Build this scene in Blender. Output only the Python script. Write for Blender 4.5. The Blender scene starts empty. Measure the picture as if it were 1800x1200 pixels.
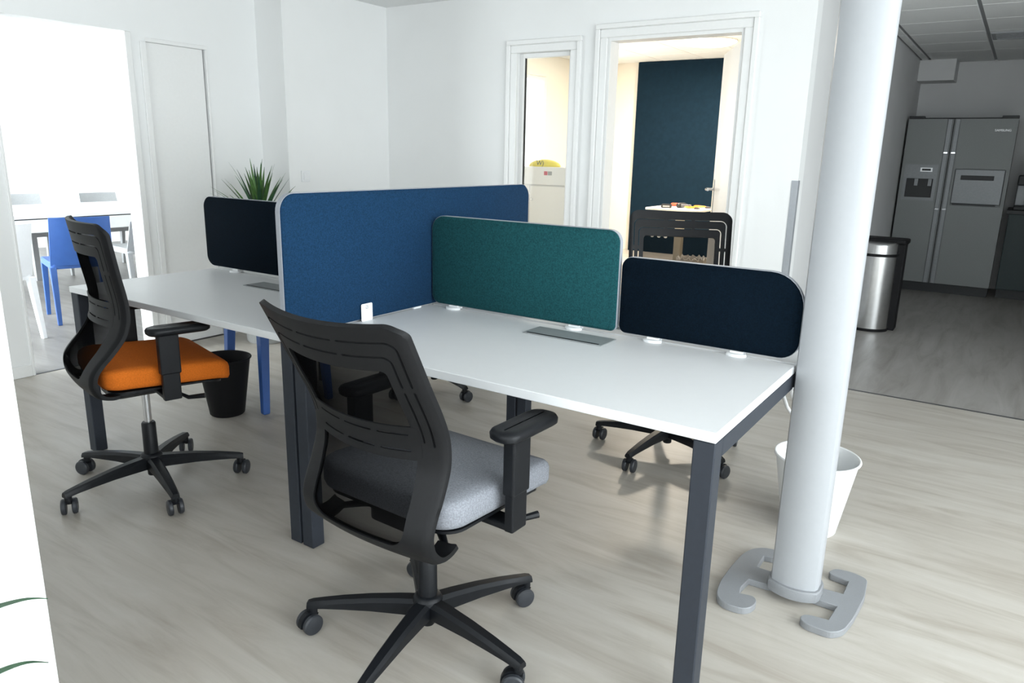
import bpy, bmesh, math, random
from mathutils import Vector, Matrix

S = bpy.context.scene
COL = S.collection
PI = math.pi

# ------------------------------------------------------------------ camera
cam_d = bpy.data.cameras.new('camera')
cam_d.sensor_width = 36.0
cam_d.sensor_fit = 'HORIZONTAL'
cam_d.lens = 1303.3 / 1800 * 36
cam_d.clip_start = 0.05
cam = bpy.data.objects.new('camera', cam_d)
COL.objects.link(cam)
YAW, PITCH, ROLL = 0.5885, 0.2484, 0.0226
CX, CY, CZ = 1.8708, -1.5212, 1.3248
fw = Vector((-math.sin(YAW) * math.cos(PITCH), math.cos(YAW) * math.cos(PITCH), -math.sin(PITCH)))
rt = Vector((math.cos(YAW), math.sin(YAW), 0))
up = rt.cross(fw)
r2 = math.cos(ROLL) * rt + math.sin(ROLL) * up
u2 = -math.sin(ROLL) * rt + math.cos(ROLL) * up
M = Matrix((r2, u2, -fw)).transposed().to_4x4()
M.translation = Vector((CX, CY, CZ))
cam.matrix_world = M
S.camera = cam

# ------------------------------------------------------------------ world, exposure
S.view_settings.view_transform = 'Standard'
S.view_settings.look = 'None'
S.view_settings.gamma = 1.0
S.view_settings.use_curve_mapping = False
S.view_settings.exposure = 0.65
W = bpy.data.worlds.new('overcast')
S.world = W
W.use_nodes = True
W.node_tree.nodes['Background'].inputs[0].default_value = (0.86, 0.93, 1.0, 1)
W.node_tree.nodes['Background'].inputs[1].default_value = 1.6

# ------------------------------------------------------------------ daylight in the window openings
def area(name, loc, direction, sx, sy, power, col):
    d = bpy.data.lights.new(name, 'AREA')
    d.shape = 'RECTANGLE'
    d.size, d.size_y = sx, sy
    d.energy = power
    d.color = col
    o = bpy.data.objects.new(name, d)
    COL.objects.link(o)
    o.location = loc
    o.rotation_euler = Vector(direction).to_track_quat('-Z', 'Y').to_euler()
    return o
area('daylight_right', (4.62, -0.6, 1.4), (-1, 0, 0), 4.6, 1.7, 172, (0.925, 0.963, 1.0))
area('daylight_near', (0.9, -4.12, 1.4), (0, 1, 0), 4.6, 1.7, 54, (0.96, 0.98, 1.0))
area('daylight_conference', (-6.2, -1.62, 1.5), (0, 1, 0), 4.4, 1.8, 520, (0.93, 0.97, 1.0))
area('daylight_back_room', (-3.62, 6.2, 1.5), (1, 0, 0), 1.8, 1.4, 50, (1.0, 0.98, 0.94))

# ------------------------------------------------------------------ materials
MAT = {}
def pmat(name, col, rough=0.5, metal=0.0, spec=0.5, bump=0.0, bscale=200.0, vary=0.0, vscale=60.0, coat=0.0):
    m = bpy.data.materials.new(name)
    m.use_nodes = True
    nt = m.node_tree
    b = nt.nodes['Principled BSDF']
    b.inputs['Base Color'].default_value = (*col, 1)
    b.inputs['Roughness'].default_value = rough
    b.inputs['Metallic'].default_value = metal
    b.inputs['Specular IOR Level'].default_value = spec
    b.inputs['Coat Weight'].default_value = coat
    if vary or bump:
        tc = nt.nodes.new('ShaderNodeTexCoord')
    if vary:
        n = nt.nodes.new('ShaderNodeTexNoise')
        n.inputs['Scale'].default_value = vscale
        n.inputs['Detail'].default_value = 4
        nt.links.new(tc.outputs['Object'], n.inputs['Vector'])
        r = nt.nodes.new('ShaderNodeValToRGB')
        r.color_ramp.elements[0].position = 0.3
        r.color_ramp.elements[1].position = 0.7
        r.color_ramp.elements[0].color = (*[max(0, c * (1 - vary)) for c in col], 1)
        r.color_ramp.elements[1].color = (*[min(1, c * (1 + vary)) for c in col], 1)
        nt.links.new(n.outputs['Fac'], r.inputs['Fac'])
        nt.links.new(r.outputs['Color'], b.inputs['Base Color'])
    if bump:
        n2 = nt.nodes.new('ShaderNodeTexNoise')
        n2.inputs['Scale'].default_value = bscale
        n2.inputs['Detail'].default_value = 3
        nt.links.new(tc.outputs['Object'], n2.inputs['Vector'])
        bp = nt.nodes.new('ShaderNodeBump')
        bp.inputs['Strength'].default_value = bump
        bp.inputs['Distance'].default_value = 0.002
        nt.links.new(n2.outputs['Fac'], bp.inputs['Height'])
        nt.links.new(bp.outputs['Normal'], b.inputs['Normal'])
    MAT[name] = m
    return m

def wood_floor(name, c0, c1, c2, along_x=True, rough=0.42):
    m = bpy.data.materials.new(name)
    m.use_nodes = True
    nt = m.node_tree
    b = nt.nodes['Principled BSDF']
    b.inputs['Roughness'].default_value = rough
    b.inputs['Specular IOR Level'].default_value = 0.4
    tc = nt.nodes.new('ShaderNodeTexCoord')
    mp = nt.nodes.new('ShaderNodeMapping')
    mp.inputs['Scale'].default_value = (1.0, 7.5, 1) if along_x else (7.5, 1.0, 1)
    nt.links.new(tc.outputs['Object'], mp.inputs['Vector'])
    n1 = nt.nodes.new('ShaderNodeTexNoise')
    n1.inputs['Scale'].default_value = 1.6
    n1.inputs['Detail'].default_value = 9
    n1.inputs['Roughness'].default_value = 0.62
    n1.inputs['Distortion'].default_value = 0.7
    nt.links.new(mp.outputs['Vector'], n1.inputs['Vector'])
    r = nt.nodes.new('ShaderNodeValToRGB')
    e = r.color_ramp.elements
    e[0].position, e[0].color = 0.30, (*c0, 1)
    e[1].position, e[1].color = 0.72, (*c2, 1)
    k = e.new(0.5)
    k.color = (*c1, 1)
    nt.links.new(n1.outputs['Fac'], r.inputs['Fac'])
    n2 = nt.nodes.new('ShaderNodeTexNoise')
    n2.inputs['Scale'].default_value = 1.1
    n2.inputs['Detail'].default_value = 3
    nt.links.new(tc.outputs['Object'], n2.inputs['Vector'])
    mr = nt.nodes.new('ShaderNodeMapRange')
    mr.inputs['From Min'].default_value = 0.3
    mr.inputs['From Max'].default_value = 0.7
    mr.inputs['To Min'].default_value = 0.0
    mr.inputs['To Max'].default_value = 0.28
    nt.links.new(n2.outputs['Fac'], mr.inputs['Value'])
    mx = nt.nodes.new('ShaderNodeMix')
    mx.data_type = 'RGBA'
    mx.inputs['B'].default_value = (*c0, 1)
    nt.links.new(mr.outputs['Result'], mx.inputs['Factor'])
    nt.links.new(r.outputs['Color'], mx.inputs['A'])
    nt.links.new(mx.outputs['Result'], b.inputs['Base Color'])
    MAT[name] = m
    return m

def mesh_fabric(name, col, see, thick):
    """open net: a thin slab that soaks up light, so it closes up when looked at aslant"""
    m = bpy.data.materials.new(name)
    m.use_nodes = True
    nt = m.node_tree
    b = nt.nodes['Principled BSDF']
    b.inputs['Base Color'].default_value = (*col, 1)
    b.inputs['Roughness'].default_value = 0.8
    b.inputs['Specular IOR Level'].default_value = 0.2
    out = nt.nodes['Material Output']
    t = nt.nodes.new('ShaderNodeBsdfTransparent')
    mx = nt.nodes.new('ShaderNodeMixShader')
    mx.inputs['Fac'].default_value = 0.88
    nt.links.new(b.outputs['BSDF'], mx.inputs[1])
    nt.links.new(t.outputs['BSDF'], mx.inputs[2])
    nt.links.new(mx.outputs['Shader'], out.inputs['Surface'])
    v = nt.nodes.new('ShaderNodeVolumeAbsorption')
    v.inputs['Color'].default_value = (0.02, 0.018, 0.018, 1)
    v.inputs['Density'].default_value = -math.log(see) / thick
    nt.links.new(v.outputs['Volume'], out.inputs['Volume'])
    MAT[name] = m
    return m

def glass_mat(name, tint):
    m = bpy.data.materials.new(name)
    m.use_nodes = True
    nt = m.node_tree
    out = nt.nodes['Material Output']
    g = nt.nodes['Principled BSDF']
    g.inputs['Base Color'].default_value = (*tint, 1)
    g.inputs['Roughness'].default_value = 0.02
    t = nt.nodes.new('ShaderNodeBsdfTransparent')
    t.inputs['Color'].default_value = (*tint, 1)
    mx = nt.nodes.new('ShaderNodeMixShader')
    mx.inputs['Fac'].default_value = 0.93
    nt.links.new(g.outputs['BSDF'], mx.inputs[1])
    nt.links.new(t.outputs['BSDF'], mx.inputs[2])
    nt.links.new(mx.outputs['Shader'], out.inputs['Surface'])
    MAT[name] = m

def emit_mat(name, col, strength):
    m = bpy.data.materials.new(name)
    m.use_nodes = True
    b = m.node_tree.nodes['Principled BSDF']
    b.inputs['Base Color'].default_value = (*col, 1)
    b.inputs['Emission Color'].default_value = (*col, 1)
    b.inputs['Emission Strength'].default_value = strength
    MAT[name] = m

pmat('wall_white', (0.84, 0.845, 0.84), 0.75, bump=0.08, bscale=90, vary=0.01, vscale=3)
pmat('wall_kitchen', (0.70, 0.70, 0.70), 0.8, bump=0.08, bscale=90, vary=0.02, vscale=3)
pmat('wall_cream', (0.82, 0.76, 0.66), 0.8, bump=0.06, vary=0.01, vscale=3)
pmat('wall_dark', (0.0065, 0.018, 0.031), 0.95, spec=0.08, bump=0.1, bscale=120, vary=0.1, vscale=20)
pmat('ceiling_white', (0.82, 0.83, 0.83), 0.85, bump=0.1, bscale=150, vary=0.01)
pmat('tile_mineral', (0.86, 0.87, 0.86), 0.9, bump=0.3, bscale=250, vary=0.03, vscale=150)
pmat('grid_grey', (0.32, 0.33, 0.34), 0.6, vary=0.02)
pmat('trim_white', (0.83, 0.83, 0.82), 0.45, vary=0.01)
pmat('threshold', (0.06, 0.06, 0.065), 0.5, vary=0.1)
wood_floor('floor_oak', (0.345, 0.31, 0.265), (0.445, 0.415, 0.37), (0.515, 0.49, 0.45), True)
wood_floor('floor_kitchen', (0.25, 0.232, 0.21), (0.34, 0.325, 0.305), (0.40, 0.385, 0.37), False)
wood_floor('floor_conference', (0.14, 0.132, 0.125), (0.19, 0.182, 0.175), (0.24, 0.232, 0.225), True)
pmat('desk_white', (0.715, 0.725, 0.735), 0.38, spec=0.45, vary=0.006, vscale=30)
pmat('desk_edge', (0.79, 0.79, 0.79), 0.45, vary=0.01)
pmat('steel_anthracite', (0.028, 0.033, 0.043), 0.5, spec=0.25, bump=0.06, bscale=500, vary=0.05)
pmat('felt_blue', (0.008, 0.034, 0.080), 0.95, spec=0.15, bump=0.35, bscale=420, vary=0.28, vscale=230)
pmat('felt_teal', (0.010, 0.062, 0.070), 0.95, spec=0.15, bump=0.35, bscale=420, vary=0.28, vscale=230)
pmat('felt_navy', (0.0016, 0.0058, 0.0115), 0.95, spec=0.08, bump=0.35, bscale=420, vary=0.35, vscale=230)
pmat('piping_grey', (0.36, 0.38, 0.42), 0.6, vary=0.03)
pmat('plastic_white', (0.82, 0.83, 0.84), 0.4, vary=0.01)
pmat('alu_flap', (0.33, 0.35, 0.355), 0.45, metal=0.3, vary=0.04)
pmat('slot_black', (0.01, 0.01, 0.011), 0.6, vary=0.05)
pmat('plastic_black', (0.0055, 0.0065, 0.0085), 0.45, spec=0.26, bump=0.12, bscale=600, vary=0.12, vscale=90)
pmat('plastic_charcoal', (0.0065, 0.0068, 0.0078), 0.52, spec=0.22, bump=0.15, bscale=600, vary=0.08, vscale=90)
pmat('plastic_grey', (0.13, 0.13, 0.14), 0.5, vary=0.05)
mesh_fabric('net_black', (0.006, 0.006, 0.007), 0.35, 0.004)
pmat('wheel_rubber', (0.025, 0.028, 0.034), 0.45, vary=0.1)
pmat('chrome', (0.68, 0.69, 0.71), 0.18, metal=1.0, vary=0.02)
pmat('fabric_orange', (0.62, 0.15, 0.016), 0.95, spec=0.15, bump=0.3, bscale=450, vary=0.14, vscale=260)
pmat('fabric_grey', (0.225, 0.235, 0.262), 0.95, spec=0.15, bump=0.35, bscale=450, vary=0.22, vscale=260)
pmat('fabric_black', (0.012, 0.012, 0.014), 0.95, spec=0.15, bump=0.3, bscale=450, vary=0.2, vscale=260)
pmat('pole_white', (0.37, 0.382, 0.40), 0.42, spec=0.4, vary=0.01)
pmat('pole_base', (0.235, 0.243, 0.255), 0.5, vary=0.05, vscale=400, bump=0.1)
pmat('bin_black', (0.006, 0.006, 0.007), 0.6, spec=0.2, vary=0.1)
pmat('bin_white', (0.80, 0.81, 0.81), 0.45, vary=0.01)
pmat('chair_blue', (0.035, 0.105, 0.34), 0.42, vary=0.05, vscale=20)
pmat('chair_white', (0.78, 0.79, 0.82), 0.42, vary=0.01)
pmat('chair_grey', (0.32, 0.33, 0.34), 0.45, vary=0.04)
pmat('leaf_green', (0.045, 0.115, 0.022), 0.45, vary=0.5, vscale=14)
pmat('leaf_dark', (0.02, 0.075, 0.03), 0.45, vary=0.4, vscale=14)
pmat('stem_brown', (0.16, 0.11, 0.07), 0.9, bump=0.5, bscale=60, vary=0.3)
pmat('soil', (0.03, 0.02, 0.014), 1.0, bump=0.8, bscale=80, vary=0.4)
pmat('pot_grey', (0.42, 0.43, 0.43), 0.6, vary=0.05)
pmat('fridge_silver', (0.22, 0.23, 0.23), 0.5, metal=0.25, vary=0.04, vscale=120)
pmat('fridge_grey', (0.24, 0.25, 0.26), 0.42, metal=0.35, vary=0.05)
pmat('fridge_dark', (0.02, 0.022, 0.024), 0.5, vary=0.1)
pmat('cabinet_green', (0.008, 0.024, 0.026), 0.5, vary=0.1)
pmat('steel_brushed', (0.60, 0.60, 0.60), 0.24, metal=1.0, vary=0.04, vscale=30)
pmat('guard_steel', (0.42, 0.44, 0.47), 0.45, metal=0.3, vary=0.03)
pmat('beige_post', (0.52, 0.47, 0.38), 0.5, vary=0.03)
pmat('table_top', (0.82, 0.80, 0.74), 0.45, vary=0.02)
pmat('tool_red', (0.75, 0.07, 0.03), 0.4, vary=0.05)
pmat('tool_orange', (0.80, 0.25, 0.02), 0.4, vary=0.05)
pmat('tool_black', (0.02, 0.02, 0.022), 0.5, vary=0.1)
pmat('bag_grey', (0.45, 0.43, 0.40), 0.6, vary=0.1)
pmat('yellow_cloth', (0.85, 0.72, 0.04), 0.7, vary=0.04)
pmat('ink_dark', (0.03, 0.05, 0.03), 0.7, vary=0.05)
pmat('ink_red', (0.6, 0.08, 0.12), 0.7, vary=0.05)
pmat('ink_silver', (0.75, 0.76, 0.77), 0.35, metal=0.5, vary=0.02)
pmat('bottle_blue', (0.03, 0.09, 0.18), 0.3, vary=0.05)
emit_mat('lamp_warm', (1.0, 0.93, 0.80), 14.0)
glass_mat('glass_clear', (0.97, 0.985, 0.98))

# ------------------------------------------------------------------ mesh helpers
class MB:
    """collects geometry for one mesh object"""
    def __init__(self):
        self.v = []
        self.f = []
    def add(self, vs, fs):
        o = len(self.v)
        self.v += [tuple(p) for p in vs]
        self.f += [tuple(i + o for i in q) for q in fs]
        return self
    def box(self, x0, x1, y0, y1, z0, z1):
        return self.add([(x0, y0, z0), (x1, y0, z0), (x1, y1, z0), (x0, y1, z0),
                         (x0, y0, z1), (x1, y0, z1), (x1, y1, z1), (x0, y1, z1)],
                        [(0, 3, 2, 1), (4, 5, 6, 7), (0, 1, 5, 4), (1, 2, 6, 5), (2, 3, 7, 6), (3, 0, 4, 7)])
    def loft(self, rings, cap=True):
        n = len(rings[0])
        o = len(self.v)
        for r in rings:
            self.v += [tuple(p) for p in r]
        for k in range(len(rings) - 1):
            for i in range(n):
                j = (i + 1) % n
                self.f.append((o + k * n + i, o + k * n + j, o + (k + 1) * n + j, o + (k + 1) * n + i))
        if cap:
            self.f.append(tuple(o + i for i in reversed(range(n))))
            self.f.append(tuple(o + (len(rings) - 1) * n + i for i in range(n)))
        return self
    def lathe(self, prof, n=32, c=(0, 0), sx=1, sy=1):
        rings = []
        for r, z in prof:
            rings.append([(c[0] + sx * r * math.cos(2 * PI * i / n), c[1] + sy * r * math.sin(2 * PI * i / n), z) for i in range(n)])
        return self.loft(rings, True)
    def prism(self, poly, z0, z1):
        a = sum(poly[i][0] * poly[(i + 1) % len(poly)][1] - poly[(i + 1) % len(poly)][0] * poly[i][1] for i in range(len(poly)))
        if a < 0:
            poly = poly[::-1]
        return self.loft([[(x, y, z0) for x, y in poly], [(x, y, z1) for x, y in poly]])
    def tube(self, pts, r, n=10):
        pts = [Vector(p) for p in pts]
        rr = r if isinstance(r, (list, tuple)) else [r] * len(pts)
        rings = []
        ref = Vector((0, 0, 1))
        for i, p in enumerate(pts):
            t = (pts[min(i + 1, len(pts) - 1)] - pts[max(i - 1, 0)]).normalized()
            a = t.cross(ref)
            if a.length < 1e-3:
                a = t.cross(Vector((0, 1, 0)))
            a.normalize()
            b = t.cross(a)
            rings.append([p + rr[i] * (math.cos(2 * PI * k / n) * a + math.sin(2 * PI * k / n) * b) for k in range(n)])
        return self.loft(rings)
    def xform(self, mat, start=0):
        for i in range(start, len(self.v)):
            self.v[i] = tuple(mat @ Vector(self.v[i]))
        return self
    def mesh(self, name, smooth=0, bevel=0.0, seg=2):
        me = bpy.data.meshes.new(name)
        me.from_pydata(self.v, [], self.f)
        bm = bmesh.new()
        bm.from_mesh(me)
        bmesh.ops.recalc_face_normals(bm, faces=bm.faces)
        if bevel:
            ed = [e for e in bm.edges if len(e.link_faces) == 2 and e.calc_face_angle(0) > 0.6]
            bmesh.ops.bevel(bm, geom=ed, offset=bevel, segments=seg, affect='EDGES', profile=0.5, clamp_overlap=True)
        if smooth:
            for f in bm.faces:
                f.smooth = True
            for e in bm.edges:
                if len(e.link_faces) == 2 and e.calc_face_angle(0) > smooth:
                    e.smooth = False
        bm.to_mesh(me)
        bm.free()
        return me
    def build(self, name, mat, parent=None, smooth=0, bevel=0.0, seg=2):
        return mobj(name, self.mesh(name, smooth, bevel, seg), mat, parent)

def mobj(name, me, mat, parent=None):
    o = bpy.data.objects.new(name, me)
    COL.objects.link(o)
    if mat and not me.materials:
        me.materials.append(MAT[mat])
    if parent:
        o.parent = parent
    return o

def tag(o, label, cat, group=None):
    o['label'] = label
    o['category'] = cat
    if group:
        o['group'] = group
    return o

def thing(name, label, cat, loc=(0, 0, 0), rz=0.0, group=None):
    o = bpy.data.objects.new(name, None)
    o.empty_display_size = 0.1
    COL.objects.link(o)
    o.location = loc
    o.rotation_euler = (0, 0, rz)
    return tag(o, label, cat, group)

def struct(o):
    o['kind'] = 'structure'
    return o

def rrect(x0, x1, y0, y1, r, n=6):
    """rounded rectangle outline; r = one radius or four (bl, br, tr, tl)"""
    R = r if isinstance(r, (list, tuple)) else (r,) * 4
    out = []
    for (cx, cy, a0, q) in ((x0 + R[0], y0 + R[0], PI, R[0]), (x1 - R[1], y0 + R[1], 1.5 * PI, R[1]),
                            (x1 - R[2], y1 - R[2], 0, R[2]), (x0 + R[3], y1 - R[3], 0.5 * PI, R[3])):
        for k in range(n + 1):
            a = a0 + 0.5 * PI * k / n
            out.append((cx + q * math.cos(a), cy + q * math.sin(a)))
    return out

def text_mesh(s, size):
    cu = bpy.data.curves.new('lettering', 'FONT')
    cu.body = s
    cu.size = size
    cu.extrude = 0.0006
    cu.align_x = 'CENTER'
    cu.align_y = 'CENTER'
    o = bpy.data.objects.new('lettering', cu)
    COL.objects.link(o)
    dg = bpy.context.evaluated_depsgraph_get()
    me = bpy.data.meshes.new_from_object(o.evaluated_get(dg))
    bpy.data.objects.remove(o)
    bpy.data.curves.remove(cu)
    me.materials.clear()
    return me

# ------------------------------------------------------------------ room shell
XL, YF, XR, YN = -2.77, 3.125, 4.5, -4.0     # main room
XK = 0.77                                    # left wall of the kitchen
HC = 2.41                                    # ceiling
TH = 0.12
struct(MB().box(XL, XR, YN, YF, -0.1, 0.0).build('floor', 'floor_oak'))
struct(MB().box(XK, 3.2, YF + 0.018, 8.1, -0.1, 0.0).build('floor_kitchen', 'floor_kitchen'))
struct(MB().box(-8.6, XL - 0.018, -1.5, 5.2, -0.1, 0.0).build('floor_conference', 'floor_conference'))
struct(MB().box(-3.5, XK - TH, YF + TH, 8.45, -0.1, 0.0).build('floor_back_room', 'floor_oak'))
struct(MB().box(XK, 3.2, YF, YF + 0.018, -0.1, 0.002).build('trim_1', 'threshold'))
struct(MB().box(XL - 0.018, XL, 0.36, 1.16, -0.1, 0.002).build('trim_2', 'threshold'))

def wall_y(m, y0, y1, x0, x1, z1, holes):
    """wall along X between y0..y1 with holes (xa, xb, za, zb)"""
    xs = x0
    for xa, xb, za, zb in sorted(holes):
        m.box(xs, xa, y0, y1, 0, z1)
        if za > 0:
            m.box(xa, xb, y0, y1, 0, za)
        if zb < z1:
            m.box(xa, xb, y0, y1, zb, z1)
        xs = xb
    m.box(xs, x1, y0, y1, 0, z1)
    return m
def wall_x(m, x0, x1, y0, y1, z1, holes):
    ys = y0
    for ya, yb, za, zb in sorted(holes):
        m.box(x0, x1, ys, ya, 0, z1)
        if za > 0:
            m.box(x0, x1, ya, yb, 0, za)
        if zb < z1:
            m.box(x0, x1, ya, yb, zb, z1)
        ys = yb
    m.box(x0, x1, ys, y1, 0, z1)
    return m
ZT = 2.75
# far wall with the glazed panel and the doorway
GX0, GX1 = -1.235, -0.80
DX0, DX1, DZ = -0.525, 0.375, 2.07
struct(wall_y(MB(), YF, YF + TH, XL, XK, ZT, [(GX0, GX1, 0.06, 2.01), (DX0, DX1, 0, DZ)]).build('wall_far', 'wall_white'))
# left wall: conference opening, narrow door
struct(wall_x(MB(), XL - TH, XL, YN, YF, ZT, [(0.39, 1.13, 0, 1.99), (1.262, 1.675, 0.0, 1.945)]).build('wall_left', 'wall_white'))
# pilaster in the corner
struct(MB().box(XL, -2.49, 2.095, YF, 0, ZT).build('wall_pilaster', 'wall_white'))
# right wall and near wall with their windows
struct(wall_x(MB(), XR, XR + TH, YN, 8.1, ZT, [(-2.95, 1.75, 0.5, 2.3)]).build('wall_right', 'wall_white'))
struct(wall_y(MB(), YN - TH, YN, XL - TH, XR + TH, ZT, [(-1.45, 3.25, 0.5, 2.3)]).build('wall_near', 'wall_white'))
# kitchen shell; near and right walls are unseen, added to cut the daylight
struct(MB().box(XK - TH, XK, YF + TH, 8.1, 0, ZT).build('wall_kitchen_left', 'wall_kitchen'))
struct(MB().box(XK - TH, XR + TH, 8.1, 8.1 + TH, 0, ZT).build('wall_kitchen_far', 'wall_kitchen'))
struct(MB().box(3.2, XR + TH, YF, YF + TH, 0, ZT).build('wall_light_block_near', 'wall_white'))
struct(MB().box(3.2, 3.2 + TH, YF + TH, 8.1, 0, ZT).build('wall_light_block_right', 'wall_kitchen'))
# back room shell
struct(wall_x(MB(), -3.5 - TH, -3.5, YF + TH, 8.45, ZT, [(5.2, 7.2, 0.8, 2.3)]).build('wall_back_room_left', 'wall_cream'))
struct(MB().box(-3.6, XK - TH, 8.45, 8.57, 0, ZT).build('wall_back_room_far', 'wall_cream'))
struct(MB().box(-2.75, XK - TH - 0.02, 8.38, 8.45, 0, 2.57).build('wall_back_room_dark', 'wall_dark'))
struct(MB().box(XK - TH - 0.02, XK - TH, YF + TH, 8.45, 0, ZT).build('wall_back_room_right', 'wall_cream'))
struct(MB().box(-3.62, -2.9, YF, YF + TH, 0, ZT).build('wall_back_room_near', 'wall_cream'))
# conference shell
struct(MB().box(-8.72, -8.6, -1.5, 5.2, 0, ZT).build('wall_conference_far', 'wall_white'))
struct(MB().box(-8.72, -3.5, 5.2, 5.32, 0, ZT).build('wall_conference_right', 'wall_white'))
struct(wall_y(MB(), -1.62, -1.5, -8.72, XL - TH, ZT, [(-8.4, -4.0, 0.55, 2.4)]).build('wall_conference_left', 'wall_white'))
# ceilings
struct(MB().box(XL - 0.2, XR + 0.2, YN - 0.2, YF + 0.0, HC, HC + 0.1).build('ceiling', 'ceiling_white'))
struct(MB().box(-8.8, XL - 0.02, -1.7, 5.4, 2.5, 2.6).build('ceiling_conference', 'ceiling_white'))

def tile_ceiling(name, x0, x1, y0, y1, z, xs, ys, gap, mat='tile_mineral'):
    root = struct(MB().box(x0, x1, y0, y1, z + 0.012, z + 0.1).build(name, 'grid_grey'))
    for i in range(len(xs) - 1):
        for j in range(len(ys) - 1):
            a, b, c, d = xs[i] + gap[0], xs[i + 1] - gap[0], ys[j] + gap[1], ys[j + 1] - gap[1]
            MB().box(a, b, c, d, z, z + 0.02).build('tile', mat, root, bevel=0.002, seg=1)
    return root
ky = [YF + 0.01] + [3.55 + 0.6 * k for k in range(7)] + [8.09]
tile_ceiling('ceiling_kitchen', XK, 3.2, YF, 8.1, 2.37, [XK + 0.005, 0.86, 1.44, 2.04, 2.64, 3.195], ky, (0.014, 0.0055))
ry = [YF + TH + 0.01] + [3.6 + 0.6 * k for k in range(8)] + [8.44]
tile_ceiling('ceiling_back_room', -3.5, XK - TH, YF + TH, 8.45, 2.575, [-3.49, -3.0, -2.4, -1.8, -1.2, -0.6, 0.0, XK - TH - 0.03], ry, (0.005, 0.005))

# window frames in the lit openings
def window_frame(name, fixed, lo, hi, z0, z1, axis, bars):
    m = MB()
    t = 0.05
    def bx(a0, a1, b0, b1):
        if axis == 'x':
            m.box(fixed, fixed + 0.06, a0, a1, b0, b1)
        else:
            m.box(a0, a1, fixed, fixed + 0.06, b0, b1)
    bx(lo, hi, z0, z0 + t); bx(lo, hi, z1 - t, z1)
    for k in range(bars + 1):
        c = lo + (hi - lo) * k / bars
        a0 = min(max(c - t / 2, lo), hi - t)
        bx(a0, a0 + t, z0 + t, z1 - t)
    o = struct(m.build(name, 'trim_white'))
    g = MB()
    if axis == 'x':
        g.box(fixed + 0.025, fixed + 0.031, lo + t, hi - t, z0 + t, z1 - t)
    else:
        g.box(lo + t, hi - t, fixed + 0.025, fixed + 0.031, z0 + t, z1 - t)
    g.build('pane', 'glass_clear', o)
    return o
window_frame('window_1', XR + 0.02, -2.95, 1.75, 0.5, 2.3, 'x', 4)
window_frame('window_2', YN - 0.09, -1.45, 3.25, 0.5, 2.3, 'y', 4)
window_frame('window_3', -3.58, 5.2, 7.2, 0.8, 2.3, 'x', 2)
window_frame('window_4', -1.6, -8.4, -4.0, 0.55, 2.4, 'y', 4)

# architraves around glazed panel and doorway (stepped profile)
def architrave(name, x0, x1, z1, z0=0.0, w=0.085):
    m = MB()
    for (o0, o1, d) in ((0.0, w * 0.62, 0.016), (w * 0.62, w, 0.026)):
        m.box(x0 - o1, x0 - o0, YF - d, YF, z0, z1 + o0)
        m.box(x1 + o0, x1 + o1, YF - d, YF, z0, z1 + o0)
        m.box(x0 - o1, x1 + o1, YF - d, YF, z1 + o0, z1 + o1)
    return struct(m.build(name, 'trim_white', bevel=0.004, seg=1))
architrave('trim_3', GX0, GX1, 2.01)
architrave('trim_4', DX0, DX1, DZ)
# jamb lining of the doorway
m = MB()
m.box(DX0, DX0 + 0.02, YF, YF + TH, 0, DZ); m.box(DX1 - 0.02, DX1, YF, YF + TH, 0, DZ)
m.box(DX0 + 0.02, DX1 - 0.02, YF, YF + TH, DZ - 0.02, DZ)
struct(m.build('trim_5', 'trim_white'))
# glazed panel: sash and pane
wf = MB()
wf.box(GX0, GX0 + 0.035, YF + 0.03, YF + 0.075, 0.06, 2.01); wf.box(GX1 - 0.03, GX1, YF + 0.03, YF + 0.075, 0.06, 2.01)
wf.box(GX0 + 0.035, GX1 - 0.03, YF + 0.03, YF + 0.075, 0.06, 0.1); wf.box(GX0 + 0.035, GX1 - 0.03, YF + 0.03, YF + 0.075, 1.98, 2.01)
win5 = struct(wf.build('window_5', 'trim_white', bevel=0.003, seg=1))
MB().box(GX0 + 0.041, GX1 - 0.034, YF + 0.05, YF + 0.056, 0.1, 1.98).build('pane', 'glass_clear', win5)
MB().box(GX0 + 0.035, GX0 + 0.041, YF + 0.045, YF + 0.061, 0.1, 1.98).build('gasket', 'slot_black', win5)
# open door leaf of the doorway
dl = bpy.data.objects.new('door_1', None); COL.objects.link(dl); struct(dl)
dl.location = (DX1 - 0.03, YF + TH + 0.005, 0); dl.rotation_euler = (0, 0, math.radians(117.5))
MB().box(0, 0.84, -0.04, 0.0, 0.008, 2.04).build('leaf', 'trim_white', dl, bevel=0.002, seg=1)
hd = MB().box(0.76, 0.80, 0.0, 0.006, 0.93, 1.17).build('handle_plate', 'chrome', dl, bevel=0.002, seg=1)
h = MB(); h.tube([(0.78, 0.0, 1.1), (0.78, 0.05, 1.1), (0.765, 0.058, 1.1), (0.66, 0.06, 1.1)], 0.009); h.build('lever', 'chrome', hd, smooth=0.7)
h = MB(); h.box(0.76, 0.80, -0.046, -0.04, 0.93, 1.17); hd2 = h.build('handle_plate', 'chrome', dl, bevel=0.002, seg=1)
h = MB(); h.tube([(0.78, -0.04, 1.1), (0.78, -0.09, 1.1), (0.795, -0.098, 1.1), (0.90, -0.1, 1.1)], 0.009); h.build('lever', 'chrome', hd2, smooth=0.7)
# narrow door in the left wall, hung a little back so a dark joint shows at its right
dn = bpy.data.objects.new('door_2', None); COL.objects.link(dn); struct(dn)
MB().box(XL - 0.05, XL - 0.010, 1.264, 1.665, 0.008, 1.9445).build('leaf', 'trim_white', dn, bevel=0.002, seg=1)
MB().box(XL - 0.10, XL - 0.072, 1.262, 1.675, 0.0, 1.945).build('gap_shade', 'slot_black', dn)  # black sheet behind the leaf, standing in for shade in its gap
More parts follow.
